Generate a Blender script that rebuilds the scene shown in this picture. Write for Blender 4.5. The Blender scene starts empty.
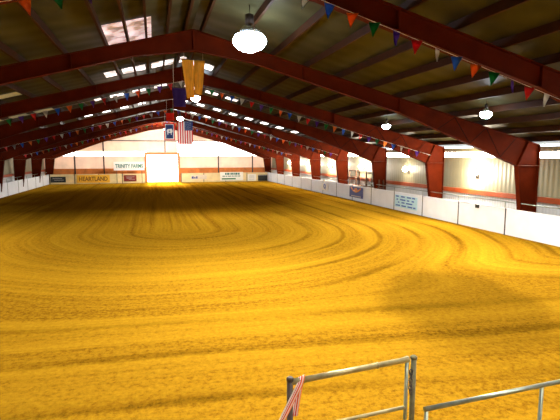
import bpy, bmesh, math, random
from mathutils import Vector, Matrix
random.seed(7)
S = bpy.context.scene
COL = S.collection
PI = math.pi

# ------------------------------------------------------------------ camera, world, sun, exposure
F_PX = 453.0
PITCH = math.radians(6.9226)
YAW = math.radians(15.4358)
cd = bpy.data.cameras.new('camera'); cam = bpy.data.objects.new('camera', cd); COL.objects.link(cam)
cd.sensor_width = 36.0; cd.lens = F_PX/560*36.0; cd.clip_start = .1; cd.clip_end = 600
cam.location = (0, 0, 4.0); cam.rotation_euler = (PI/2-PITCH, 0, -YAW)
S.camera = cam
W = bpy.data.worlds.new('world'); S.world = W; W.use_nodes = True
bg = W.node_tree.nodes['Background']; bg.inputs[0].default_value = (.86, .92, 1, 1); bg.inputs[1].default_value = 7.0
sd = bpy.data.lights.new('sun', 'SUN'); sd.energy = 60; sd.angle = math.radians(9); sd.color = (1, .93, .85)
sun = bpy.data.objects.new('sun', sd); COL.objects.link(sun); sun.rotation_euler = (math.radians(-72), 0, math.radians(3))
S.view_settings.view_transform = 'Standard'; S.view_settings.look = 'None'
S.view_settings.gamma = 1; S.view_settings.exposure = 0.0; S.view_settings.use_curve_mapping = False
K_LAMP = 640.0      # high bay lamps, watts
SKY_E = 3.0         # translucent roof panels
BAND_E = 6.0        # translucent wall bands
ADDED_WALL_LAMP = 850.0

# ------------------------------------------------------------------ materials
MATS = {}
def mat(name, col, rough=.6, metal=0, noise=0., nscale=6., bump=0., bscale=30., emit=0, ecol=None, stretch=(1, 1, 1), coat=0):
    if name in MATS: return MATS[name]
    m = bpy.data.materials.new(name); m.use_nodes = True; nt = m.node_tree; b = nt.nodes['Principled BSDF']
    b.inputs['Roughness'].default_value = rough; b.inputs['Metallic'].default_value = metal
    b.inputs['Base Color'].default_value = (*col, 1)
    tc = nt.nodes.new('ShaderNodeTexCoord'); mp = nt.nodes.new('ShaderNodeMapping'); mp.inputs['Scale'].default_value = stretch
    nt.links.new(tc.outputs['Object'], mp.inputs[0])
    if noise:
        n = nt.nodes.new('ShaderNodeTexNoise'); n.inputs['Scale'].default_value = nscale; n.inputs['Detail'].default_value = 4
        nt.links.new(mp.outputs[0], n.inputs['Vector'])
        r = nt.nodes.new('ShaderNodeValToRGB'); r.color_ramp.elements[0].position = .3; r.color_ramp.elements[1].position = .7
        r.color_ramp.elements[0].color = (*[c*(1-noise) for c in col], 1); r.color_ramp.elements[1].color = (*[min(1, c*(1+noise*.6)) for c in col], 1)
        nt.links.new(n.outputs[0], r.inputs[0]); nt.links.new(r.outputs[0], b.inputs['Base Color'])
    if bump:
        n2 = nt.nodes.new('ShaderNodeTexNoise'); n2.inputs['Scale'].default_value = bscale
        nt.links.new(mp.outputs[0], n2.inputs['Vector'])
        bp = nt.nodes.new('ShaderNodeBump'); bp.inputs['Strength'].default_value = bump; bp.inputs['Distance'].default_value = .02
        nt.links.new(n2.outputs[0], bp.inputs['Height']); nt.links.new(bp.outputs[0], b.inputs['Normal'])
    if emit:
        b.inputs['Emission Color'].default_value = (*(ecol or col), 1); b.inputs['Emission Strength'].default_value = emit
    MATS[name] = m
    return m

def ribbed(name, col, axis='Y', period=.3, rough=.5, strength=.5, dirt=.18):
    """sheet metal with ribs, plus soft dirt blotches"""
    m = mat(name, col, rough, noise=dirt, nscale=.7)
    nt = m.node_tree; b = nt.nodes['Principled BSDF']
    tc = nt.nodes.new('ShaderNodeTexCoord'); w = nt.nodes.new('ShaderNodeTexWave')
    w.bands_direction = axis; w.wave_type = 'BANDS'; w.inputs['Scale'].default_value = 1/period*.314; w.inputs['Distortion'].default_value = 0
    nt.links.new(tc.outputs['Object'], w.inputs['Vector'])
    bp = nt.nodes.new('ShaderNodeBump'); bp.inputs['Strength'].default_value = strength; bp.inputs['Distance'].default_value = .03
    nt.links.new(w.outputs[0], bp.inputs['Height']); nt.links.new(bp.outputs[0], b.inputs['Normal'])
    return m

RED = mat('red_steel_paint', (.080, .0085, .0008), .7, noise=.3, nscale=1.5); RED.node_tree.nodes['Principled BSDF'].inputs['Specular IOR Level'].default_value = .04
DKRED = mat('dark_brace_paint', (.008, .003, .002), .8, noise=.2, nscale=9)
PURL = mat('purlin_paint', (.040, .014, .006), .55, noise=.3, nscale=2)
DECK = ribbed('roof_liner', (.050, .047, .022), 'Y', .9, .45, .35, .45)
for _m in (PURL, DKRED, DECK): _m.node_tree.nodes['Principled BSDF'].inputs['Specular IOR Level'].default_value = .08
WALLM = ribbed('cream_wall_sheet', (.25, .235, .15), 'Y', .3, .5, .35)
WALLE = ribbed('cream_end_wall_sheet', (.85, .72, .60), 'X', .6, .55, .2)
LOWW = ribbed('pale_grey_wall_sheet', (.62, .64, .66), 'Y', .2, .45, .5)
GIRT = mat('red_brown_girt', (.34, .060, .012), .55, noise=.3, nscale=2)
KICK = mat('orange_brown_kickboard', (.62, .19, .035), .6, noise=.3, nscale=1.3)
BOARD = mat('white_fence_board', (.84, .88, .96), .4, noise=.06, nscale=1.2)
CREAMB = mat('cream_fence_board', (.82, .66, .36), .45, noise=.15, nscale=1.2)
POST = mat('dark_fence_post', (.06, .06, .08), .4, .4, noise=.2)
GALV = mat('galvanised_pipe', (.26, .29, .24), .32, .75, noise=.2, nscale=14)
WORN = mat('worn_olive_pipe', (.34, .29, .15), .38, .55, noise=.35, nscale=10, bump=.15)
DARKM = mat('dark_painted_metal', (.05, .035, .03), .45, .3, noise=.3)
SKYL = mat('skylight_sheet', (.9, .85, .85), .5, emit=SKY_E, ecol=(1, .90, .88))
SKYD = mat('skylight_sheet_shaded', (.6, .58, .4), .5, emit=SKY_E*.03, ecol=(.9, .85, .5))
BAND = mat('translucent_band', (.9, .9, .9), .5, emit=BAND_E, ecol=(1, .95, .88))
LENS = mat('lamp_lens', (1, 1, 1), .3, emit=60, ecol=(.72, .86, 1))
REFL = mat('lamp_reflector', (.8, .82, .85), .25, .8, noise=.08)
STRING = mat('white_string', (.75, .72, .65), .8, noise=.1)

def dirty_glow(m, e, lo):
    nt = m.node_tree; b = nt.nodes['Principled BSDF']; tc = nt.nodes.new('ShaderNodeTexCoord')
    n = nt.nodes.new('ShaderNodeTexNoise'); n.inputs['Scale'].default_value = 2.2; n.inputs['Detail'].default_value = 3
    r = nt.nodes.new('ShaderNodeMapRange'); r.inputs[1].default_value = .40; r.inputs[2].default_value = .62; r.inputs[3].default_value = e*lo; r.inputs[4].default_value = e
    nt.links.new(tc.outputs['Object'], n.inputs['Vector']); nt.links.new(n.outputs[0], r.inputs[0]); nt.links.new(r.outputs[0], b.inputs['Emission Strength'])
SKYN = mat('skylight_sheet_dirty', (.6, .5, .5), .5, emit=1.2, ecol=(1, .74, .78)); dirty_glow(SKYN, 1.1, .12); dirty_glow(SKYL, SKY_E, .15)
def backlit(m, amount, col):
    nt = m.node_tree; b = nt.nodes['Principled BSDF']; out = nt.nodes['Material Output']
    tr = nt.nodes.new('ShaderNodeBsdfTranslucent'); tr.inputs[0].default_value = (*col, 1); mx = nt.nodes.new('ShaderNodeMixShader'); mx.inputs[0].default_value = amount
    nt.links.new(b.outputs[0], mx.inputs[1]); nt.links.new(tr.outputs[0], mx.inputs[2]); nt.links.new(mx.outputs[0], out.inputs[0])
backlit(WALLE, .11, (.95, .79, .68))

# ------------------------------------------------------------------ builders
class MB:
    def __init__(s): s.bm = bmesh.new(); s.mi = 0
    def quadbox(s, pts, faces):
        v = [s.bm.verts.new(p) for p in pts]
        for f in faces:
            fc = s.bm.faces.new([v[i] for i in f]); fc.material_index = s.mi
    def box(s, x0, x1, y0, y1, z0, z1):
        p = [(x, y, z) for z in (z0, z1) for y in (y0, y1) for x in (x0, x1)]
        s.quadbox(p, [(0, 2, 3, 1), (4, 5, 7, 6), (0, 1, 5, 4), (2, 6, 7, 3), (0, 4, 6, 2), (1, 3, 7, 5)]); return s
    def prism(s, poly, y0, y1):
        """polygon in x,z extruded along y"""
        a = [s.bm.verts.new((x, y0, z)) for x, z in poly]; b = [s.bm.verts.new((x, y1, z)) for x, z in poly]
        n = len(poly)
        fs = [s.bm.faces.new(a), s.bm.faces.new(b[::-1])]
        for i in range(n): fs.append(s.bm.faces.new((a[i], b[i], b[(i+1) % n], a[(i+1) % n])))
        for f in fs: f.material_index = s.mi
        return s
    def prismx(s, poly, x0, x1):
        """polygon in y,z extruded along x"""
        a = [s.bm.verts.new((x0, y, z)) for y, z in poly]; b = [s.bm.verts.new((x1, y, z)) for y, z in poly]
        n = len(poly)
        fs = [s.bm.faces.new(a), s.bm.faces.new(b[::-1])]
        for i in range(n): fs.append(s.bm.faces.new((a[i], b[i], b[(i+1) % n], a[(i+1) % n])))
        for f in fs: f.material_index = s.mi
        return s
    def bar(s, p, q, w, h, up=(0, 1, 0)):
        p = Vector(p); q = Vector(q); d = (q-p).normalized(); u = Vector(up); r = d.cross(u).normalized(); u = r.cross(d).normalized()
        pts = []
        for e in (p, q):
            for a, b in ((-1, -1), (1, -1), (1, 1), (-1, 1)): pts.append(e + r*a*w/2 + u*b*h/2)
        s.quadbox(pts, [(3, 2, 1, 0), (4, 5, 6, 7), (0, 1, 5, 4), (1, 2, 6, 5), (2, 3, 7, 6), (3, 0, 4, 7)]); return s
    def tube(s, path, r, n=10, rr=None):
        P = [Vector(p) for p in path]; rings = []
        ref = None
        for i, p in enumerate(P):
            d = (P[min(i+1, len(P)-1)]-P[max(i-1, 0)]).normalized()
            if ref is None: ref = Vector((0, 0, 1)) if abs(d.z) < .9 else Vector((1, 0, 0))
            a = d.cross(ref).normalized(); b = a.cross(d).normalized(); ref = b
            rad = rr[i] if rr else r
            rings.append([s.bm.verts.new(p+(a*math.cos(t*2*PI/n)+b*math.sin(t*2*PI/n))*rad) for t in range(n)])
        for k in range(len(rings)-1):
            for t in range(n):
                f = s.bm.faces.new((rings[k][t], rings[k][(t+1) % n], rings[k+1][(t+1) % n], rings[k+1][t])); f.smooth = True; f.material_index = s.mi
        for f in (s.bm.faces.new(rings[0][::-1]), s.bm.faces.new(rings[-1])): f.material_index = s.mi
        return s
    def lathe(s, prof, c=(0, 0, 0), n=20):
        rings = []
        for r, z in prof:
            rings.append([s.bm.verts.new((c[0]+r*math.cos(t*2*PI/n), c[1]+r*math.sin(t*2*PI/n), c[2]+z)) for t in range(n)])
        for k in range(len(rings)-1):
            for t in range(n):
                f = s.bm.faces.new((rings[k][t], rings[k][(t+1) % n], rings[k+1][(t+1) % n], rings[k+1][t])); f.smooth = True; f.material_index = s.mi
        s.bm.faces.new(rings[0][::-1]).material_index = s.mi; s.bm.faces.new(rings[-1]).material_index = s.mi
        return s
    def build(s, name, mats, parent=None, bevel=0):
        bmesh.ops.recalc_face_normals(s.bm, faces=s.bm.faces[:])
        me = bpy.data.meshes.new(name); s.bm.to_mesh(me); s.bm.free()
        for m in (mats if isinstance(mats, (list, tuple)) else [mats]): me.materials.append(m)
        o = bpy.data.objects.new(name, me); COL.objects.link(o)
        if parent: o.parent = parent
        if bevel:
            bv = o.modifiers.new('bevel', 'BEVEL'); bv.width = bevel; bv.segments = 2; bv.limit_method = 'ANGLE'
        return o

def tag(o, label, cat, group=None, kind=None):
    o['label'] = label; o['category'] = cat
    if group: o['group'] = group
    if kind: o['kind'] = kind
    return o
def thing(name, label, cat, loc=(0, 0, 0), group=None, rz=0):
    o = bpy.data.objects.new(name, None); COL.objects.link(o); o.location = loc; o.rotation_euler = (0, 0, rz); o.empty_display_size = .2
    return tag(o, label, cat, group)
def struct(o): o['kind'] = 'structure'; return o
def dup(root, loc, label=None, kids=()):
    r = root.copy(); COL.objects.link(r); r.location = loc
    if label: r['label'] = label
    for ch in kids:
        c = ch[0].copy(); COL.objects.link(c); c.parent = r
        for g in ch[1]:
            d = g.copy(); COL.objects.link(d); d.parent = c
    return r

# ------------------------------------------------------------------ dimensions of the arena hall (metres)
CX = 1.58            # ridge
HW = 16.27           # half width to outer column face
RZ = 8.65            # top of rafter at the ridge
SL = .257
BAY = 7.46
Y0, YE = -6.0, 70.7
FR, FL = 16.9, -13.9 # right and left fence lines
FY = 68.0            # far fence line
def roof_top(w): return RZ - SL*abs(w)
def roof_under(x): return RZ + .25 - SL*abs(x-CX)

# ------------------------------------------------------------------ floor: harrowed sand
def sand_material():
    m = bpy.data.materials.new('harrowed_sand'); m.use_nodes = True; nt = m.node_tree; L = nt.links.new
    b = nt.nodes['Principled BSDF']; b.inputs['Roughness'].default_value = .95; b.inputs['Specular IOR Level'].default_value = 0
    def N(t, **k):
        n = nt.nodes.new(t)
        for a, v in k.items(): setattr(n, a, v)
        return n
    def M(op, a, b_=None, c=None):
        n = N('ShaderNodeMath', operation=op)
        for i, v in enumerate((a, b_, c)):
            if v is None: continue
            if isinstance(v, (int, float)): n.inputs[i].default_value = v
            else: L(v, n.inputs[i])
        return n.outputs[0]
    tc = N('ShaderNodeTexCoord'); sep = N('ShaderNodeSeparateXYZ'); L(tc.outputs['Object'], sep.inputs[0])
    X, Y = sep.outputs[0], sep.outputs[1]
    def noise(vec, scale, detail=3, rough=.5, dim='3D'):
        n = N('ShaderNodeTexNoise', noise_dimensions=dim); n.inputs['Scale'].default_value = scale; n.inputs['Detail'].default_value = detail; n.inputs['Roughness'].default_value = rough
        if vec is not None: L(vec, n.inputs['Vector'])
        return n.outputs[0]
    big = noise(tc.outputs['Object'], .09, 2)
    xr = M('SUBTRACT', X, 1.5)
    yr = M('MINIMUM', M('SUBTRACT', Y, 24.5), 0)
    d = M('SQRT', M('ADD', M('MULTIPLY', xr, xr), M('MULTIPLY', yr, yr)))
    # passes nearest the stand run almost straight across the arena
    strt = M('SUBTRACT', M('SUBTRACT', 24.5, Y), M('MULTIPLY', X, .10))
    mr = N('ShaderNodeMapRange', interpolation_type='SMOOTHSTEP'); L(Y, mr.inputs[0])
    mr.inputs[1].default_value = 14.5; mr.inputs[2].default_value = 9.5; mr.inputs[3].default_value = 0; mr.inputs[4].default_value = 1
    mx = N('ShaderNodeMix', data_type='FLOAT'); L(mr.outputs[0], mx.inputs[0]); L(d, mx.inputs[2]); L(strt, mx.inputs[3])
    d = M('ADD', mx.outputs[0], M('MULTIPLY', M('SUBTRACT', big, .5), .9))
    along = M('ADD', M('MULTIPLY', X, .03), M('MULTIPLY', Y, .025))
    def streak(freq, det, ro=.6, k=1.):
        cb = N('ShaderNodeCombineXYZ'); L(M('MULTIPLY', d, freq), cb.inputs[0]); L(M('MULTIPLY', along, k), cb.inputs[1])
        return noise(cb.outputs[0], 1.0, det, ro)
    s1 = streak(.85, 2)          # broad passes
    s2 = streak(4.2, 3, .65, 2)  # tine grooves
    cl = noise(tc.outputs['Object'], 3.2, 5, .7)   # clods
    fine = noise(tc.outputs['Object'], 9, 5, .8)
    v = M('ADD', M('ADD', M('MULTIPLY', s1, .36), M('MULTIPLY', s2, .24)), M('ADD', M('MULTIPLY', cl, .16), M('MULTIPLY', fine, .60))); v = M('SUBTRACT', v, .165)
    rp = N('ShaderNodeValToRGB'); cr = rp.color_ramp
    cr.elements[0].position = .36; cr.elements[0].color = (.14, .063, .004, 1)
    cr.elements[1].position = .64; cr.elements[1].color = (.47, .255, .013, 1)
    e = cr.elements.new(.49); e.color = (.34, .172, .009, 1)
    L(v, rp.inputs[0])
    # narrow groove lines
    s3 = streak(1.5, 1, .4, .6)
    ln = N('ShaderNodeMapRange', interpolation_type='SMOOTHSTEP'); L(M('ABSOLUTE', M('SUBTRACT', s3, .47)), ln.inputs[0])
    ln.inputs[1].default_value = 0; ln.inputs[2].default_value = .035; ln.inputs[3].default_value = .25; ln.inputs[4].default_value = 0
    def darken(col, fac, tint):
        q = N('ShaderNodeMix', data_type='RGBA', blend_type='MULTIPLY'); L(fac, q.inputs[0]); L(col, q.inputs[6]); q.inputs[7].default_value = (*tint, 1)
        return q.outputs[2]
    c = darken(rp.outputs[0], M('MULTIPLY', ln.outputs[0], .7), (.42, .40, .38))
    # the seam left between one pass of the harrow and the next
    wob = M('MULTIPLY', M('SUBTRACT', cl, .5), .35)
    fr = M('ABSOLUTE', M('SUBTRACT', M('FRACT', M('ADD', M('DIVIDE', M('ADD', d, wob), 1.78), .80)), .5))
    sm = N('ShaderNodeMapRange', interpolation_type='SMOOTHSTEP'); L(fr, sm.inputs[0])
    sm.inputs[1].default_value = 0; sm.inputs[2].default_value = .15; sm.inputs[3].default_value = 1; sm.inputs[4].default_value = 0
    am = N('ShaderNodeMapRange'); L(noise(tc.outputs['Object'], .22, 2), am.inputs[0]); am.inputs[1].default_value = .35; am.inputs[2].default_value = .6; am.inputs[3].default_value = .2; am.inputs[4].default_value = .85
    sx = N('ShaderNodeMapRange', interpolation_type='SMOOTHSTEP'); L(X, sx.inputs[0]); sx.inputs[1].default_value = 0; sx.inputs[2].default_value = 8; sx.inputs[3].default_value = .25; sx.inputs[4].default_value = 1
    dd = N('ShaderNodeMapRange', interpolation_type='SMOOTHSTEP'); L(d, dd.inputs[0]); dd.inputs[1].default_value = 2.5; dd.inputs[2].default_value = 7
    c = darken(c, M('MULTIPLY', M('MULTIPLY', M('MULTIPLY', sm.outputs[0], dd.outputs[0]), am.outputs[0]), M('MAXIMUM', sx.outputs[0], mr.outputs[0])), (.50, .48, .46))
    # two darker patches: a wedge at near right, and the arena's far middle
    def ell(cx, cy, ax, ay, rot, soft, sc=.35, amp=.6, mx_=1.):
        px = M('SUBTRACT', X, cx); py = M('SUBTRACT', Y, cy); ca, sa = math.cos(rot), math.sin(rot)
        u = M('DIVIDE', M('ADD', M('MULTIPLY', px, ca), M('MULTIPLY', py, sa)), ax)
        w = M('DIVIDE', M('SUBTRACT', M('MULTIPLY', py, ca), M('MULTIPLY', px, sa)), ay)
        r = M('SQRT', M('ADD', M('MULTIPLY', u, u), M('MULTIPLY', w, w)))
        r = M('ADD', r, M('MULTIPLY', M('SUBTRACT', noise(tc.outputs['Object'], sc, 2), .5), amp))
        k = N('ShaderNodeMapRange', interpolation_type='SMOOTHSTEP'); L(r, k.inputs[0])
        k.inputs[1].default_value = 1+soft; k.inputs[2].default_value = 1-soft; k.inputs[3].default_value = 0; k.inputs[4].default_value = mx_
        return k.outputs[0]
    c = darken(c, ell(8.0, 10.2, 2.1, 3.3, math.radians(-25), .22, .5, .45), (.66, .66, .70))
    c = darken(c, ell(1.0, 46.5, 15.5, 16, 0, .32, .2, .4, 1.), (.30, .23, .16))
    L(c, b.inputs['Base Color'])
    h = M('ADD', M('MULTIPLY', s2, .8), M('ADD', M('MULTIPLY', cl, .5), M('MULTIPLY', fine, .18)))
    bp = N('ShaderNodeBump'); bp.inputs['Strength'].default_value = .7; bp.inputs['Distance'].default_value = .10
    L(h, bp.inputs['Height']); L(bp.outputs[0], b.inputs['Normal'])
    return m
SAND = sand_material()
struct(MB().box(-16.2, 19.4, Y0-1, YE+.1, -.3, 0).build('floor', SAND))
struct(MB().box(-60, 60, YE+.1, 160, -.35, -.02).build('ground', mat('pale_yard_gravel', (.75, .72, .66), .9, noise=.15, nscale=.6)))

# ------------------------------------------------------------------ roof, walls
def roof_slab(side):
    we = HW+.75
    a = [(CX, RZ+.25), (CX+side*we, RZ+.25-SL*we), (CX+side*we, RZ+.34-SL*we), (CX, RZ+.34)]
    return a
cm = MB()
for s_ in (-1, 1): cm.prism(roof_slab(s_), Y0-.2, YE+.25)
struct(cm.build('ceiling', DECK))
WR, WL = CX+HW+.28, CX-HW-.28
def side_wall(x0, x1, nm):
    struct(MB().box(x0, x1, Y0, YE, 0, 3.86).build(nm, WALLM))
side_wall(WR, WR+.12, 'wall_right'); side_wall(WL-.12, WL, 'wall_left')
# clear band under the eaves
struct(MB().box(WR-.01, WR+.12, Y0, YE, 4.17, 4.42).build('trim_14', WALLM))
struct(MB().box(WR, WR+.10, Y0, YE, 3.87, 4.16).build('window_1', mat('clear_eave_band', (.9, .9, .9), .5, emit=36, ecol=(1, .92, .80))))
struct(MB().box(WL-.10, WL, Y0, YE, 3.87, 4.34).build('window_2', BAND))
# pale grey lower sheets, girts
struct(MB().box(WR-.03, WR-.005, Y0, YE, 0, 1.70).build('trim_1', LOWW))
struct(MB().box(WL+.005, WL+.03, Y0, YE, 0, 1.70).build('trim_2', LOWW))
struct(MB().box(WR-.20, WR-.005, Y0, YE, 1.72, 1.98).build('trim_3', GIRT, bevel=.01))
struct(MB().box(WL+.005, WL+.20, Y0, YE, 1.72, 1.98).build('trim_4', GIRT, bevel=.01))
# far end wall with the open doorway
DX0, DX1, DZ = -1.05, 3.42, 4.0
EY = YE-.25
def rz(x): return roof_under(x)-.01
ew = MB()
ew.prism([(WL, 0), (DX0, 0), (DX0, 3.86), (WL, 3.86)], EY, EY+.12)
ew.prism([(DX1, 0), (WR, 0), (WR, 3.86), (DX1, 3.86)], EY, EY+.12)
ew.prism([(WL+.1, 4.38), (WL+.6, 4.51), (CX-15.4, 4.70), (DX0, rz(DX0)), (DX0, 4.51)], EY, EY+.12)
ew.prism([(DX0, DZ), (DX1, DZ), (DX1, rz(DX1)), (CX, rz(CX)), (DX0, rz(DX0))], EY, EY+.12)
ew.prism([(DX1, 6.02), (10.9, 6.02), (DX1, rz(DX1))], EY, EY+.12)
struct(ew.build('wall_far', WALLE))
struct(MB().prism([(WL, 3.87), (DX0, 3.87), (DX0, 4.50), (CX-15.8, 4.50), (WL, 4.38)], EY, EY+.1).build('window_3', BAND))
struct(MB().prism([(DX1, 3.87), (WR, 3.87), (WR, 4.55), (11.4, 6.0), (DX1, 6.0)], EY, EY+.1).build('window_4', BAND))
# near end wall behind the stand
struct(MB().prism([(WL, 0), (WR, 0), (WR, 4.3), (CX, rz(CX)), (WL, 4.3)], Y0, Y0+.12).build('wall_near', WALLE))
# lower kickboard, girts and posts of the end wall
struct(MB().box(WL+.1, DX0-.2, EY-.12, EY-.005, 0, 2.05).build('trim_5', KICK))
struct(MB().box(DX1+.2, WR-.3, EY-.12, EY-.005, 0, 2.05).build('trim_6', KICK))
struct(MB().box(CX-9.6, CX+9.6, EY-.12, EY-.02, 6.0, 6.14).build('trim_7', DARKM))
k = 8
for px in (-10.92, -7.03, 9.54, 14.9):
    struct(MB().box(px-.09, px+.09, EY-.22, EY-.13, 0, rz(px)-.35).build('trim_%d' % k, DARKM)); k += 1
struct(MB().box(CX-.06, CX+.12, EY-.22, EY-.125, DZ+.4, rz(CX)-.9).build('trim_%d' % k, DARKM)); k += 1
# door frame
df = MB(); df.box(DX0-.30, DX0, EY-.25, EY+.15, 0, DZ+.38); df.box(DX1, DX1+.30, EY-.25, EY+.15, 0, DZ+.38); df.box(DX0, DX1, EY-.25, EY+.15, DZ, DZ+.38)
struct(df.build('door_1', KICK, bevel=.02))
# roof light sheets, one row per bay
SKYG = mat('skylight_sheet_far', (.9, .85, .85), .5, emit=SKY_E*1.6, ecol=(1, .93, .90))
def sky_strip(y0, y1, xa, xb, m, n, lap=.0):
    mb = MB()
    cells = [(CX+q*(.31+1.4*j+.04+lap), CX+q*(.31+1.4*(j+1)-.04-lap)) for q in (-1, 1) for j in range(11)] + [(CX-.27+lap, CX+.27-lap)]
    for a, b in cells:
        a, b = max(min(a, b), xa), min(max(a, b), xb)
        if b-a < .1: continue
        xs = [a]+([CX] if a < CX < b else [])+[b]
        mb.prism([(x, roof_under(x)-.012) for x in xs]+[(x, roof_under(x)-.035) for x in xs[::-1]], y0, y1)
    struct(mb.build('window_%d' % n, m))
wn = 5
for i in range(9):
    fy = 10.44+BAY*i
    if i == 0: continue
    if i == 1: sky_strip(fy-1.9, fy+.9, -1.55, .05, SKYN, wn)
    elif i == 2: sky_strip(fy-1.5, fy-.3, -2.2, 3.1, SKYL, wn, .12)
    elif i == 3: sky_strip(fy-1.0, fy-.1, -3.6, 6.2, SKYL, wn, .25)
    else: sky_strip(fy-.7, fy+.3, -5.4, 13.5, SKYG, wn, .38)
    wn += 1
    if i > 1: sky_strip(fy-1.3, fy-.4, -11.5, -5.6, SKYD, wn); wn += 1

# ------------------------------------------------------------------ rigid steel frames
def ibeam(mb, poly, edges, fw=.26, ft=.025):
    mb.prism(poly, -.012, .012)
    for i in edges:
        p, q = poly[i], poly[(i+1) % len(poly)]
        mb.bar((p[0], 0, p[1]), (q[0], 0, q[1]), ft, fw, (0, 1, 0))
def ordinal(i): return ['nearest', 'second', 'third', 'fourth', 'fifth', 'sixth', 'seventh', 'eighth', 'farthest'][i]
RAFT = [(0, RZ), (HW-.02, RZ-SL*(HW-.02)), (HW-.02, 3.5), (15.02, 3.5), (8.7, 5.82), (2.2, 7.58), (0, 7.90)]
COLM = [(15.04, 3.48), (HW-.02, 3.48), (HW-.02, 0.02), (15.55, 0.02)]
parts_first = []
frame_y = [10.44+BAY*i for i in range(9)]; frame_y[-1] = EY-.40
for i, fy in enumerate(frame_y):
    lab = 'red steel roof frame spanning the arena, %s from the viewing stand' % ordinal(i)
    if i == 0: lab = 'red steel roof frame cut by the top right corner, nearest of all'
    if i == 8: lab = 'red steel roof frame standing against the far end wall'
    t = thing('roof_truss', lab, 'roof truss', (CX, fy, 0), 'red steel frames across the arena')
    if i == 0:
        for sd_ in (-1, 1):
            mb = MB(); ibeam(mb, [(sd_*x, z) for x, z in RAFT], (0, 1, 3, 4, 5))
            mb.bar((sd_*.015, 0, RZ), (sd_*.015, 0, 7.9), .03, .26)
            mb.bar((sd_*15.02, 0, 3.5), (sd_*15.6, 0, RZ-SL*15.6), .02, .24)
            for w in (4.3, 8.7): mb.bar((sd_*w, 0, roof_top(w)), (sd_*w, 0, 7.58-(w-2.2)/6.5*1.76), .02, .22)
            r = mb.build('rafter', RED, t)
            zb = MB(); w = 10.6; up = False
            def zz(w, top): return roof_top(w)-.04 if top else (5.80-(w-8.7)/(15.02-8.7)*2.3+.04)
            while w < 14.6:
                w2 = w+.85
                zb.bar((sd_*w, -.10, zz(w, up)), (sd_*w2, -.10, zz(w2, not up)), .022, .022)
                w = w2; up = not up
            z = None
            if sd_ > 0: z = zb.build('cross_brace', DKRED, r); z['label'] = 'dark zigzag bracing'
            mb = MB(); ibeam(mb, [(sd_*x, z_) for x, z_ in COLM], (0, 1, 3))
            c = mb.build('column', RED, t)
            bp_ = MB().box(min(sd_*15.42, sd_*(HW+.02)), max(sd_*15.42, sd_*(HW+.02)), -.2, .2, 0, .03).build('base_plate', DARKM, c)
            parts_first.append((r, [z] if z else [])); parts_first.append((c, [bp_]))
    else:
        for ch, gs in parts_first:
            c = ch.copy(); COL.objects.link(c); c.parent = t
            for g in gs:
                d = g.copy(); COL.objects.link(d); d.parent = c

# purlins along the building
for sd_ in (-1, 1):
    offs = [.31+1.4*n for n in range(12)]
    if sd_ < 0: offs += [.97, 2.36]
    for w in offs:
        mb = MB(); zc = roof_top(w)
        th = math.atan(SL)*(-sd_)
        mb.bar((0, Y0+.15, 0), (0, EY-.02, 0), 0.08, .235, (math.sin(-th)*-1*0, 0, 1))
        o = mb.build('roof_purlin', PURL)
        o.location = (CX+sd_*w, 0, zc+.122)
        tag(o, 'dark steel purlin running lengthwise under the %s roof slope' % ('right' if sd_ > 0 else 'left'), 'purlin', 'purlins under the %s roof slope' % ('right' if sd_ > 0 else 'left'))

# ------------------------------------------------------------------ fence of white boards
PW = 3.66; FH = 1.30
def fence_panel(L, board_mat, label, group):
    t = thing('fence_section', label, 'fence', (0, 0, 0), group)
    b = MB().box(.04, L-.04, -.02, .02, .03, FH).build('board', board_mat, t, bevel=.006)
    cpt = MB().tube([(.036, 0, FH+.03), (L-.04, 0, FH+.03)], .03, 8).build('top_rail', BOARD if board_mat is BOARD else CREAMB, t)
    p = MB().box(-.035, .035, -.05, .03, 0, FH+.05).build('post', POST, t)
    return t, [(b, []), (cpt, []), (p, [])]
gR = 'white fence panels along the right side'; lR = 'white arena fence panel in the long run down the right side'
proto, kids = fence_panel(PW, BOARD, lR, gR)
ys = [22.35+PW*n for n in range(-5, 13)]
ys = [y for y in ys if y > 3 and y+PW < FY+3]
first = True
def place(y, x, rz_, label, group):
    global first
    if first: o = proto; first = False
    else: o = dup(proto, (0, 0, 0), label, kids)
    o.location = (x, y, 0); o.rotation_euler = (0, 0, rz_); o['label'] = label; o['group'] = group
for y in ys: place(y, FR, PI/2, lR, gR)
yl = FY-.05
while yl > 12:
    place(yl, FL, -PI/2, 'white arena fence panel in the long run down the left side', 'white fence panels along the left side'); yl -= PW
# far end run, broken by the gateway
def far_run(xa, xb, n, m, label, group):
    L = (xb-xa)/n
    pr, kd = fence_panel(L, m, label, group); pr.location = (xa, FY, 0)
    for i in range(1, n): dup(pr, (xa+L*i, FY, 0), label, kd)
far_run(FL+.1, DX0-.25, 4, CREAMB, 'cream fence panel across the far end, left of the doorway', 'cream fence panels left of the far doorway')
far_run(DX1+.35, FR-.1, 4, CREAMB, 'cream fence panel across the far end, right of the doorway', 'cream fence panels right of the far doorway')

def pipe_rail(x, ya, yb, zt, label, inside):
    t = thing('pipe_rail', label, 'handrail', (x, ya, 0))
    L = yb-ya
    MB().tube([(0, 0, zt), (0, L, zt)], .024, 8).build('rail', GALV, t)
    n = int(L/PW)
    for i in range(n+1):
        MB().tube([(0, i*PW+.2, 0), (0, i*PW+.2, zt)], .022, 8).build('post', GALV, t)
pipe_rail(FR+.14, 7.75, FY-.5, 1.66, 'thin grey pipe rail just above the white fence on the right', 1)
pipe_rail(FL-.14, 16.9, FY-.5, 1.66, 'thin grey pipe rail just above the white fence on the left', 1)

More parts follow.
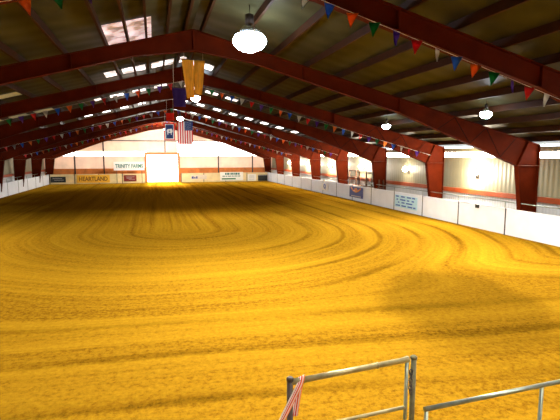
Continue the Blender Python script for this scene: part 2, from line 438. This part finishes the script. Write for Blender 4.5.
# ------------------------------------------------------------------ signs
def text_mesh(body, size, m, parent, name='lettering', ex=.004, w=None, h=None, bold=False):
    cu = bpy.data.curves.new('t', 'FONT'); cu.body = body; cu.size = size; cu.extrude = ex; cu.align_x = 'CENTER'; cu.align_y = 'CENTER'
    if bold: cu.offset = size*.025
    tmp = bpy.data.objects.new('t', cu); COL.objects.link(tmp)
    dg = bpy.context.evaluated_depsgraph_get(); me = bpy.data.meshes.new_from_object(tmp.evaluated_get(dg))
    bpy.data.objects.remove(tmp); me.name = name
    xs = [v.co.x for v in me.vertices]; yy = [v.co.y for v in me.vertices]
    cx_, cy_ = (min(xs)+max(xs))/2, (min(yy)+max(yy))/2
    sx = w/(max(xs)-min(xs)) if w else 1; sy = h/(max(yy)-min(yy)) if h else sx
    for v in me.vertices:   # stand the letters up, facing -Y
        x, y, z = v.co; v.co = ((x-cx_)*sx, -z, (y-cy_)*sy)
    me.materials.append(m); o = bpy.data.objects.new(name, me); COL.objects.link(o); o.parent = parent
    return o
def sign(name, label, x, y, z, w, h, m, rz_=0, frame=None):
    t = thing(name, label, 'sign', (x, y, z), None, rz_)
    MB().box(-w/2, w/2, 0, .03, 0, h).build('panel', m, t, bevel=.004)
    return t
YEL = mat('yellow_banner', (.90, .50, .04), .5, noise=.15, nscale=2)
WHT = mat('white_sign', (.88, .88, .86), .4, noise=.05)
TEAL = mat('teal_letters', (.0, .16, .13), .5, noise=.1)
BRN = mat('brown_letters', (.20, .07, .01), .5, noise=.1)
MAR = mat('maroon_sign', (.20, .02, .012), .5, noise=.15)
BLK = mat('black_sign', (.012, .018, .018), .45, noise=.2)
NAV = mat('navy_print', (.03, .05, .25), .5, noise=.1)
BLU = mat('blue_print', (.04, .12, .50), .5, noise=.1)
PBL = mat('pale_blue_print', (.50, .78, .90), .45, noise=.1)
GRN = mat('green_print', (.03, .20, .07), .5, noise=.1)
GRY = mat('grey_print', (.45, .42, .40), .5, noise=.1)
ORG = mat('orange_print', (.80, .28, .06), .5, noise=.1)
sf = FY-.06
t = sign('banner_sign', 'yellow banner reading HEARTLAND on the far fence', -8.25, sf-.03, .16, 4.3, 1.08, YEL)
o = text_mesh('HEARTLAND', 1, BRN, t, w=3.7, h=.62, bold=True); o.location = (0, -.008, .54)
t = sign('wall_sign', 'long white sign reading TRINITY FARMS left of the far doorway', -3.45, FY-.10, 1.84, 4.15, 1.22, WHT)
o = text_mesh('TRINITY FARMS', 1, TEAL, t, w=3.75, h=.56, bold=True); o.location = (0, -.008, .62)
for px in (-1.7, 1.7): MB().box(px-.03, px+.03, .03, .06, -1.8, .6).build('support_post', POST, t)
t = sign('fence_sign', 'small dark red sign on the far fence beneath the white sign', -3.37, sf-.03, .28, 1.7, .88, MAR)
m_ = MB()
for a, b_, c, d in ((-.6, .6, .60, .66), (-.5, .2, .42, .50), (-.2, .62, .26, .32)): m_.box(a, b_, -.006, 0, c, d)
m_.build('lettering', GRY, t)
t = sign('fence_sign', 'dark grey sign at the far left corner of the fence', -12.75, sf-.03, .26, 1.9, .78, BLK)
m_ = MB()
for a, b_, c, d in ((-.7, .5, .50, .56), (-.5, .7, .28, .34)): m_.box(a, b_, -.006, 0, c, d)
m_.build('lettering', GRY, t)
t = sign('fence_sign', 'small pale grey sign just right of the far doorway', 6.3, sf-.03, .42, 2.3, .66, mat('pale_grey_sign', (.70, .60, .50), .5, noise=.1))
m_ = MB()
for a, b_, c, d in ((-1.05, -.75, .12, .45), (-.68, -.5, .12, .38), (-.42, -.2, .12, .45)): m_.box(a, b_, -.006, 0, c, d)
m_.build('lettering', NAV, t)
t = sign('fence_sign', 'wide white sign with green lettering on the far fence', 11.2, sf-.03, .20, 3.5, 1.25, WHT)
m_ = MB(); x = -1.0
for wd in (.22, .3, .12, .26, .2, .32, .24):
    m_.box(x, x+wd, -.006, 0, .84, 1.14); x += wd+.09
x = -1.4
for wd in (.4, .25, .5, .3, .45, .35): m_.box(x, x+wd, -.006, 0, .58, .70); x += wd+.09
m_.build('lettering', TEAL, t)
MB().box(-1.5, .6, -.006, 0, .14, .34).build('stripe', GRN, t)
t = sign('fence_sign', 'square cream sign with faint grey print near the far right corner', 14.3, sf-.03, .1, 1.3, 1.0, WHT)
m_ = MB()
for z in (.2, .42, .62, .8): m_.box(-.45, .4, -.006, 0, z, z+.06)
m_.build('lettering', GRY, t)
t = sign('fence_sign', 'solid black sign in the far right corner of the fence', 16.0, sf-.03, .08, 1.5, .92, BLK)
MB().box(-.75, .75, -.006, 0, .80, .85).build('border', GRY, t)
# right side signs (face the arena: local -Y turns to -X)
RX = FR-.09
t = sign('fence_sign', 'dark blue sign with orange emblem on the right fence', RX, 36.1, .32, 2.7, .92, NAV, -PI/2)
em = MB().tube([(-.95, -.012, .82), (-.5, -.012, .58), (0, -.012, .48), (.5, -.012, .58), (.95, -.012, .82)], .06, 8)
em.prism([(.30*math.cos(a*PI/8), .68+.16*math.sin(a*PI/8)) for a in range(16)], -.03, 0)
em.build('emblem', ORG, t)
MB().box(-1.0, 1.0, -.006, 0, .08, .16).build('lettering', GRY, t)
t = sign('fence_sign', 'pale blue sign of several text lines on the right fence', RX, 28.0, .30, 2.9, .86, PBL, -PI/2)
m_ = MB()
for z, segs in ((.72, ((-1.3, -.9), (-.6, -.1), (.2, .7), (.85, 1.2))), (.50, ((-1.2, -1.0), (-.7, .0), (.2, .5), (.8, 1.1))), (.30, ((-1.0, -.8), (-.5, -.1), (.1, .9))), (.08, ((-1.3, -.7), (-.5, .1), (.3, .9), (1.0, 1.3)))):
    for a, b_ in segs: m_.box(a, b_, -.006, 0, z, z+.09)
m_.build('lettering', BLU, t)
t = sign('fence_sign', 'white sign with a small blue round mark on the right fence', RX, 43.6, .40, 1.9, .74, WHT, -PI/2)
m_ = MB(); R = [(.22*math.cos(a*PI/8), -.012, .42+.22*math.sin(a*PI/8)) for a in range(17)]
m_.tube(R, .045, 6); m_.bar((.05, -.012, .30), (.26, -.012, .10), .05, .02)
m_.build('lettering', BLU, t)
t = sign('fence_box', 'small black box on top of the right fence between the columns', RX+.03, 20.75, 1.14, .30, .20, BLK, -PI/2)
t['category'] = 'box'; t['label'] = 'small black box fixed near the top of the right fence'

# ------------------------------------------------------------------ lamps
def high_bay(z_roof_gap):
    t = thing('high_bay_lamp', 'x', 'lamp', (0, 0, 0), 'high bay lamps under the roof')
    h = MB().lathe([(.05, .62), (.10, .60), (.11, .34), (.06, .30)], n=16).build('ballast_housing', DARKM, t)
    r = MB().lathe([(.07, .32), (.14, .28), (.24, .16), (.30, .02), (.285, .02), (.22, .15), (.12, .26), (.05, .28)], n=24).build('reflector', REFL, t)
    l = MB().lathe([(.20, .10), (.34, .04), (.40, -.08), (.38, -.20), (.28, -.32), (.14, -.39), (.01, -.41)], n=24).build('lens', LENS, t)
    hk = MB().tube([(0, 0, .6), (0, 0, .6+z_roof_gap)], .012, 6).build('hanging_rod', DARKM, t)
    return t, [(h, []), (r, []), (l, []), (hk, [])]
def lamp_light(x, y, z, power, r=.5):
    ld = bpy.data.lights.new('lamp_light', 'AREA'); ld.shape = 'DISK'; ld.size = r; ld.energy = power; ld.color = (1.0, .93, .80); ld.spread = math.radians(165)
    o = bpy.data.objects.new('lamp_light', ld); COL.objects.link(o); o.location = (x, y, z-(.45 if x < 10 else .28))
    return o
LP = [(2.95, 14.2, 7.6, 'blindingly bright lamp at top, nearest under the ridge', 1.6), (2.62, 29.3, 7.6, 'bright lamp hanging below the gold banner', .8), (2.50, 44.3, 7.5, 'small bright lamp above the striped flag', .12), (1.6, 61.5, 7.4, 'farthest lamp, mostly hidden behind the navy flag', 1.2),
      (12.4, 15.05, 5.62, 'bright lamp under the right slope, nearer of two', 1.), (12.35, 22.8, 5.62, 'small bright lamp under the right slope beyond the second frame', .8)]
UNSEEN = [(2.9, 6.5, 7.6, 1.05), (2.9, -1.5, 7.6, .7), (-5, 2.5, 6.4, .35), (9, 2.0, 6.4, .5), (12.4, 7.3, 5.45, .5), (-9.2, 15, 5.45, .8), (-9.2, 22.8, 5.45, .5), (-9.2, 7.3, 5.45, .5)]
lp = None
for a in LP:
    gap = roof_under(a[0])-a[2]-.62
    if lp is None: lp, lk = high_bay(max(.3, gap)); o = lp
    else: o = dup(lp, (0, 0, 0), None, lk)
    o.location = a[:3]; o['label'] = a[3]; o['group'] = 'high bay lamps under the roof'
    if a[0] > 10: o.scale = (.55, .55, .55)
    elif a[1] > 20: o.scale = (.72, .72, .72)
    else: o.scale = (1.3, 1.3, 1.1)
    if a[1] > 50:  # added far lamp: strong point light to brighten the end wall and its sign
        ld = bpy.data.lights.new('lamp_glow', 'POINT'); ld.energy = K_LAMP*7; ld.shadow_soft_size = .3; ld.color = (1, .95, .85)
        q = bpy.data.objects.new('lamp_glow', ld); COL.objects.link(q); q.location = (a[0], a[1], a[2]-.8)
    else: lamp_light(a[0], a[1], a[2], K_LAMP*a[4])
for a in UNSEEN: lamp_light(a[0], a[1], a[2], K_LAMP*a[3])

# lamps added to throw soft bright spots on the right wall, bay by bay
wl = thing('wall_lamp', 'x', 'lamp', (0, 0, 0), 'wall lamps along the right wall')
wb = MB().box(-.04, .0, -.10, .10, -.12, .12).tube([(-.02, 0, 0), (-.16, 0, .03), (-.20, 0, .10)], .02, 8).build('bracket', DARKM, wl)
wg = MB().lathe([(.04, -.20), (.15, -.15), (.21, 0), (.15, .15), (.04, .20)], (-.30, 0, .22), 16).build('globe', mat('wall_lamp_globe', (1, 1, 1), .3, emit=40, ecol=(1, .88, .70)), wl)
labs = ['glaring lamp on the right wall between the two nearest columns', 'faint lamp on the right wall behind the second column', 'glaring lamp on the right wall beside the viewing platform', 'small glaring lamp on the right wall past the fourth column', 'small lamp on the right wall past the fifth column', 'tiny lamp on the right wall near the far end']
for i in range(6):
    o = wl if i == 0 else dup(wl, (0, 0, 0), None, [(wb, []), (wg, [])])
    o['label'] = labs[i]; o.location = (WR-.005, 22.4+BAY*i, 2.75)
    pw = ADDED_WALL_LAMP*(.12 if i == 1 else 1.)
    ld = bpy.data.lights.new('wall_light', 'POINT'); ld.energy = pw; ld.color = (1, .86, .66); ld.shadow_soft_size = .15
    lo = bpy.data.objects.new('wall_light', ld); COL.objects.link(lo); lo.location = (WR-.72, 22.4+BAY*i, 2.95)

# ------------------------------------------------------------------ bunting
FLAGC = {'green': (.0, .22, .04), 'purple': (.11, .02, .30), 'red': (.62, .01, .012), 'white': (.62, .60, .52), 'blue': (.01, .12, .60), 'orange': (.80, .17, .01)}
ORDER = ['green', 'purple', 'red', 'white', 'blue', 'orange']
PEN = {}
for c, v in FLAGC.items():
    m_ = mat('pennant_'+c, v, .55, noise=.15, nscale=5)
    vs = []; mb = MB(); n = 4
    # slightly curled triangular pennant, hung from its short side
    rows = [(0, .17), (.16, .11), (.30, .05), (.42, .008)]
    grid = []
    for j, (dz, hwid) in enumerate(rows):
        grid.append([mb.bm.verts.new((hwid*(t-1.5)/1.5, .025*math.sin(t*1.4+j*.9), -dz)) for t in range(4)])
    for j in range(3):
        for t in range(3):
            f = mb.bm.faces.new((grid[j][t], grid[j][t+1], grid[j+1][t+1], grid[j+1][t])); f.smooth = True
    bmesh.ops.solidify(mb.bm, geom=mb.bm.faces[:], thickness=.004)
    me = bpy.data.meshes.new('pennant_'+c); mb.bm.to_mesh(me); mb.bm.free(); me.materials.append(m_); PEN[c] = me
def bunting(y, label, colour, step=.577, w_start=-15.0, drop=.76, slope=SL):
    t = thing('bunting', label, 'bunting', (CX, y, 0), 'pennant strings under the roof frames')
    w0 = 15.2
    def z(w): return RZ-drop-slope*abs(w)
    pts = [(w, 0, z(w)) for w in [(-w0+i*2*w0/60) for i in range(61)]]
    MB().tube(pts, .006, 5).build('string', STRING, t)
    n = int((w0-w_start)/step)
    for i in range(n):
        w = w_start+i*step; c = colour(w, i)
        o = bpy.data.objects.new('pennant', PEN[c]); COL.objects.link(o); o.parent = t
        o.location = (w, random.uniform(-.01, .01), z(w)-.008); o.rotation_euler = (random.uniform(-.12, .12), random.uniform(-.08, .08)+math.atan(SL)*(1 if w > 0 else -1)*.7, random.uniform(-.7, .7))
        o.scale = (.84, 1, .82); o['label'] = c+' pennant'
REV = ['green', 'orange', 'blue', 'white', 'red', 'purple']
def two_way(w, i):
    return REV[round((w-1.65)/.55) % 6] if w > 0 else ORDER[round((w+8.35)/.55) % 6]
bunting(frame_y[0]-.20, 'string of coloured pennants crossing the top right corner', lambda w, i: ORDER[(i+4) % 6], w_start=-14.88, drop=.48, slope=.287)
bunting(frame_y[2]-.25, 'string of coloured pennants hung below the third roof frame', two_way, step=.55, w_start=-8.35-12*.55)
bunting(frame_y[4]-.25, 'string of coloured pennants hung below the fifth roof frame', lambda w, i: ORDER[(i+4) % 6])
bunting(frame_y[6]-.25, 'string of coloured pennants hung below the seventh roof frame', lambda w, i: ORDER[(i+2) % 6])

# ------------------------------------------------------------------ hanging cloths at the ridge
def cloth(mb, w0, w1, h, nx=14, nz=12, x0=0., fold=.03, ph=0., xo=0., mi=None, nf=2.2):
    """a draped cloth hanging from z=0 to -h, width w0 at the top and w1 below"""
    g = []
    for j in range(nz+1):
        f = j/nz; w = w0+(w1-w0)*f
        g.append([mb.bm.verts.new((xo+x0*f+w*(i/nx-.5), fold*math.sin(i/nx*2*PI*nf+ph+f)*(.4+f), -h*f)) for i in range(nx+1)])
    for j in range(nz):
        for i in range(nx):
            fc = mb.bm.faces.new((g[j][i], g[j][i+1], g[j+1][i+1], g[j+1][i])); fc.smooth = True
            fc.material_index = mi(i/nx+.5/nx, j/nz+.5/nz) if mi else 0
def solid(mb, t=.008): bmesh.ops.solidify(mb.bm, geom=mb.bm.faces[:], thickness=t)
def rod_and_cords(t, w, ztop, x_off=0.):
    MB().tube([(-w/2-.05, 0, .01), (w/2+.05, 0, .01)], .018, 8).build('rod', DARKM, t)
    for s_ in (-.8, .8):
        x = s_*w/2; wx = t.location.x+x
        MB().tube([(x, 0, .02), (x, 0, roof_under(wx)-t.location.z-.0)], .008, 5).build('cord', STRING, t)
GOLD = mat('gold_cloth', (.90, .47, .03), .7, noise=.2, nscale=5, stretch=(3, 1, .6))
t = thing('ridge_banner', 'gold cloth banner with a centre slit hanging below the ridge', 'banner', (1.70, 19.6, 7.9))
mb = MB(); cloth(mb, .48, .30, 1.55, x0=.10, xo=-.245, nf=1.5); solid(mb); mb.build('left_panel', GOLD, t)
mb = MB(); cloth(mb, .46, .30, 1.40, x0=-.07, xo=.240, ph=1., nf=1.5); solid(mb); mb.build('right_panel', GOLD, t)
rod_and_cords(t, .96, 8.6)
PUR = mat('purple_cloth', (.045, .012, .22), .7, noise=.2, nscale=5)
t = thing('ridge_banner', 'dark purple cloth banner behind the gold one', 'banner', (1.38, 24.6, 7.45))
mb = MB(); cloth(mb, .72, .60, .95); solid(mb); mb.build('cloth', PUR, t); rod_and_cords(t, .72, 8.6)
REDC = mat('bright_red_cloth', (.85, .03, .01), .7, noise=.12, nscale=5)
t = thing('ridge_banner', 'small bright red cloth above the navy flag', 'banner', (1.40, 39.7, 7.5))
mb = MB(); cloth(mb, .66, .64, .66, nf=1.); solid(mb); mb.build('cloth', REDC, t); rod_and_cords(t, .66, 8.6)
# navy flag with red and white borders and a white bison
FW_ = mat('flag_white', (.85, .80, .76), .7, noise=.05); FR_ = mat('flag_red', (.62, .012, .015), .7, noise=.1); FB_ = mat('flag_blue', (.015, .045, .20), .7, noise=.1)
t = thing('state_flag', 'navy flag with red border and white emblem hanging below the ridge', 'flag', (1.565, 47.0, 7.15))
mb = MB()
def border(u, v):
    e = min(u*1.05, (1-u)*1.05, v*1.70, (1-v)*1.70)
    return 0 if e < .09 else (1 if e < .17 else 2)
cloth(mb, 1.05, 1.05, 1.70, 30, 48, fold=.015, mi=border); solid(mb); mb.build('cloth', [FR_, FW_, FB_], t)
bis = [(-.30, .05), (-.24, .16), (-.10, .22), (.04, .20), (.16, .26), (.26, .20), (.32, .06), (.27, -.06), (.20, -.10), (.20, -.24), (.14, -.24), (.13, -.10), (-.12, -.08), (-.15, -.24), (-.21, -.24), (-.22, -.06)]
mb = MB(); mb.prism([(x*.95, z*1.25-.85) for x, z in bis], -.045, -.03); mb.build('emblem', FW_, t)
mb = MB(); mb.prism([(.07*math.cos(a*PI/6), -.80+.07*math.sin(a*PI/6)) for a in range(12)], -.05, -.045); mb.build('seal', FB_, t)
rod_and_cords(t, 1.05, 8.6)
# striped flag hung vertically
t = thing('american_flag', 'red and white striped flag with blue canton, hung vertically', 'flag', (3.08, 46.8, 7.35))
mb = MB()
def usf(u, v):
    if u > 6/13 and v < .40: return 2
    return 0 if int(u*13) % 2 == 0 else 1
cloth(mb, 1.50, 1.50, 2.30, 52, 30, fold=.02, mi=usf); solid(mb); mb.build('cloth', [FR_, FW_, FB_], t)
mb = MB()
for r_ in range(11):
    for c_ in range(9):
        if (r_+c_) % 2: continue
        cx_ = -.02+.07*(c_+.75)*1.02; cz = -.92*(r_+.9)/11.8
        mb.prism([(cx_+(.030 if a % 2 == 0 else .012)*math.sin(a*PI/5), cz+(.030 if a % 2 == 0 else .012)*math.cos(a*PI/5)) for a in range(10)], -.048, -.040)
mb.build('stars', FW_, t)
rod_and_cords(t, 1.5, 8.6)

# ------------------------------------------------------------------ wooden platform behind the right fence
WOOD = mat('weathered_wood', (.10, .04, .018), .7, noise=.4, nscale=4, stretch=(1, 1, .3))
t = thing('viewing_platform', 'small dark wooden platform with rails behind the right fence', 'platform', (17.12, 36.2, 0))
MB().box(0, .75, 0, 2.2, 1.25, 1.33).build('deck', WOOD, t)
for x in (.04, .71):
    for y in (.05, 2.1):
        MB().box(x-.045, x+.045, y-.045, y+.045, 0, 2.62).build('post', WOOD, t)
for z in (1.95, 2.58):
    MB().box(-.005, .075, 0, 2.2, z, z+.09).build('rail', WOOD, t)
for z in (1.95, 2.58):
    MB().box(.68, .75, 0, 2.2, z, z+.09).build('rail', WOOD, t)
t = thing('wooden_bench', 'low wooden bench with backrest beside the dark platform', 'bench', (17.14, 32.6, 0))
MB().box(0, .5, 0, 2.3, 1.35, 1.41).build('seat', WOOD, t)
for y in (.06, 2.18):
    MB().box(.02, .09, y-.04, y+.04, 0, 2.05).build('leg', WOOD, t); MB().box(.42, .49, y-.04, y+.04, 0, 2.05).build('leg', WOOD, t)
MB().box(.42, .47, 0, 2.3, 1.75, 1.95).build('backrest', WOOD, t)

# ------------------------------------------------------------------ pipe gate and rail at the viewing stand
A = Vector((1.22, 4.05, 1.78)); B = Vector((2.61, 4.15, 1.80))
g = thing('pipe_gate', 'worn pipe gate in the foreground with a lead rope over it', 'gate', (A.x, A.y, 0), None, math.atan2(.10, 1.39))
GL = (Vector((B.x, B.y))-Vector((A.x, A.y))).length
mb = MB().tube([(0, 0, 1.775), (GL*.55, 0, 1.787), (GL*.56, 0, 1.787), (GL-.10, 0, 1.796), (GL-.02, 0, 1.80)], .024, 14, [.031, .029, .029, .029, .034])
mb.build('top_rail', WORN, g)
MB().tube([(GL*.70, 0, 1.79), (GL*.715, 0, 1.79)], .035, 14).build('weld_collar', WORN, g)
MB().tube([(0, 0, 0), (0, 0, 1.81)], .032, 14).lathe([(.036, 1.79), (.036, 1.82), (.02, 1.832)], n=14).build('hinge_post', DARKM, g)
MB().tube([(GL-.035, 0, .1), (GL-.035, 0, 1.83)], .020, 12).build('end_stile', GALV, g)
for z in (.35, .8, 1.25): MB().tube([(0, 0, z), (GL-.035, 0, z)], .020, 10).build('lower_rail', WORN, g)
ch = MB()
for i in range(6):
    z = 1.66-i*.045; a = i % 2
    R = [(GL+.0+(.010 if a else .022)*math.cos(q*PI/4), -.03+(.022 if a else .010)*math.sin(q*PI/4)*.6, z+.032*math.sin(q*PI/4)) for q in range(9)]
    ch.tube(R, .006, 6)
ch.build('latch_chain', DARKM, g)
fp = tag(MB().tube([(0, 0, 0), (0, 0, 1.80)], .030, 14).lathe([(.038, 1.79), (.038, 1.81), (.02, 1.825), (.005, 1.827)], n=14).build('gate_post', mat('olive_post_paint', (.13, .12, .06), .5, .3, noise=.4, nscale=12)), 'dark olive pipe post at the right end of the foreground gate', 'post')
fp.location = (2.668, 4.165, 0)
# railing further right
t = thing('stand_railing', 'grey pipe railing cut off by the bottom right corner', 'railing', (2.2, 3.24, 0), None, math.radians(2.8))
MB().tube([(0, 0, 1.8), (3.4, 0, 1.8)], .021, 12).build('top_rail', GALV, t)
for x in (.02, 1.33, 3.38): MB().tube([(x, 0, 0), (x, 0, 1.79)], .018, 10).build('post', GALV, t)
MB().tube([(0, 0, 1.0), (3.4, 0, 1.0)], .018, 10).build('lower_rail', GALV, t)
# lead rope looped over the gate
RW = mat('rope_white', (.85, .78, .76), .8, noise=.1, bump=.5, bscale=200); RR = mat('rope_red', (.62, .03, .04), .8, noise=.2, bump=.5, bscale=200); RO = mat('rope_orange', (.85, .22, .06), .8, noise=.2, bump=.5, bscale=200)
t = thing('lead_rope', 'red and white rope looped over the left end of the foreground gate', 'rope', (1.27, 4.06, 1.77))
for i, m_ in enumerate((RW, RR, RW, RR, RO, RW, RO)):
    x = .035+i*.009
    pts = [(x-.36-.012*i, -.09-.004*i, -.62), (x-.22, -.08, -.35), (x-.09, -.065, -.12), (x-.015, -.037, -.01), (x+.01, -.01, .034+.003*i), (x+.02, .022, .028+.003*i), (x+.015, .038, -.02), (x-.01, .05, -.16), (x-.04, .06, -.40)]
    # smooth the path
    P = [Vector(p) for p in pts]
    for _ in range(2):
        Q = [P[0]]
        for a, b_ in zip(P, P[1:]): Q += [a*.75+b_*.25, a*.25+b_*.75]
        Q.append(P[-1]); P = Q
    o = MB().tube(P, .0085, 7).build('strand', m_, t); o['label'] = {RW: 'white', RR: 'red', RO: 'orange'}[m_]+' strand'
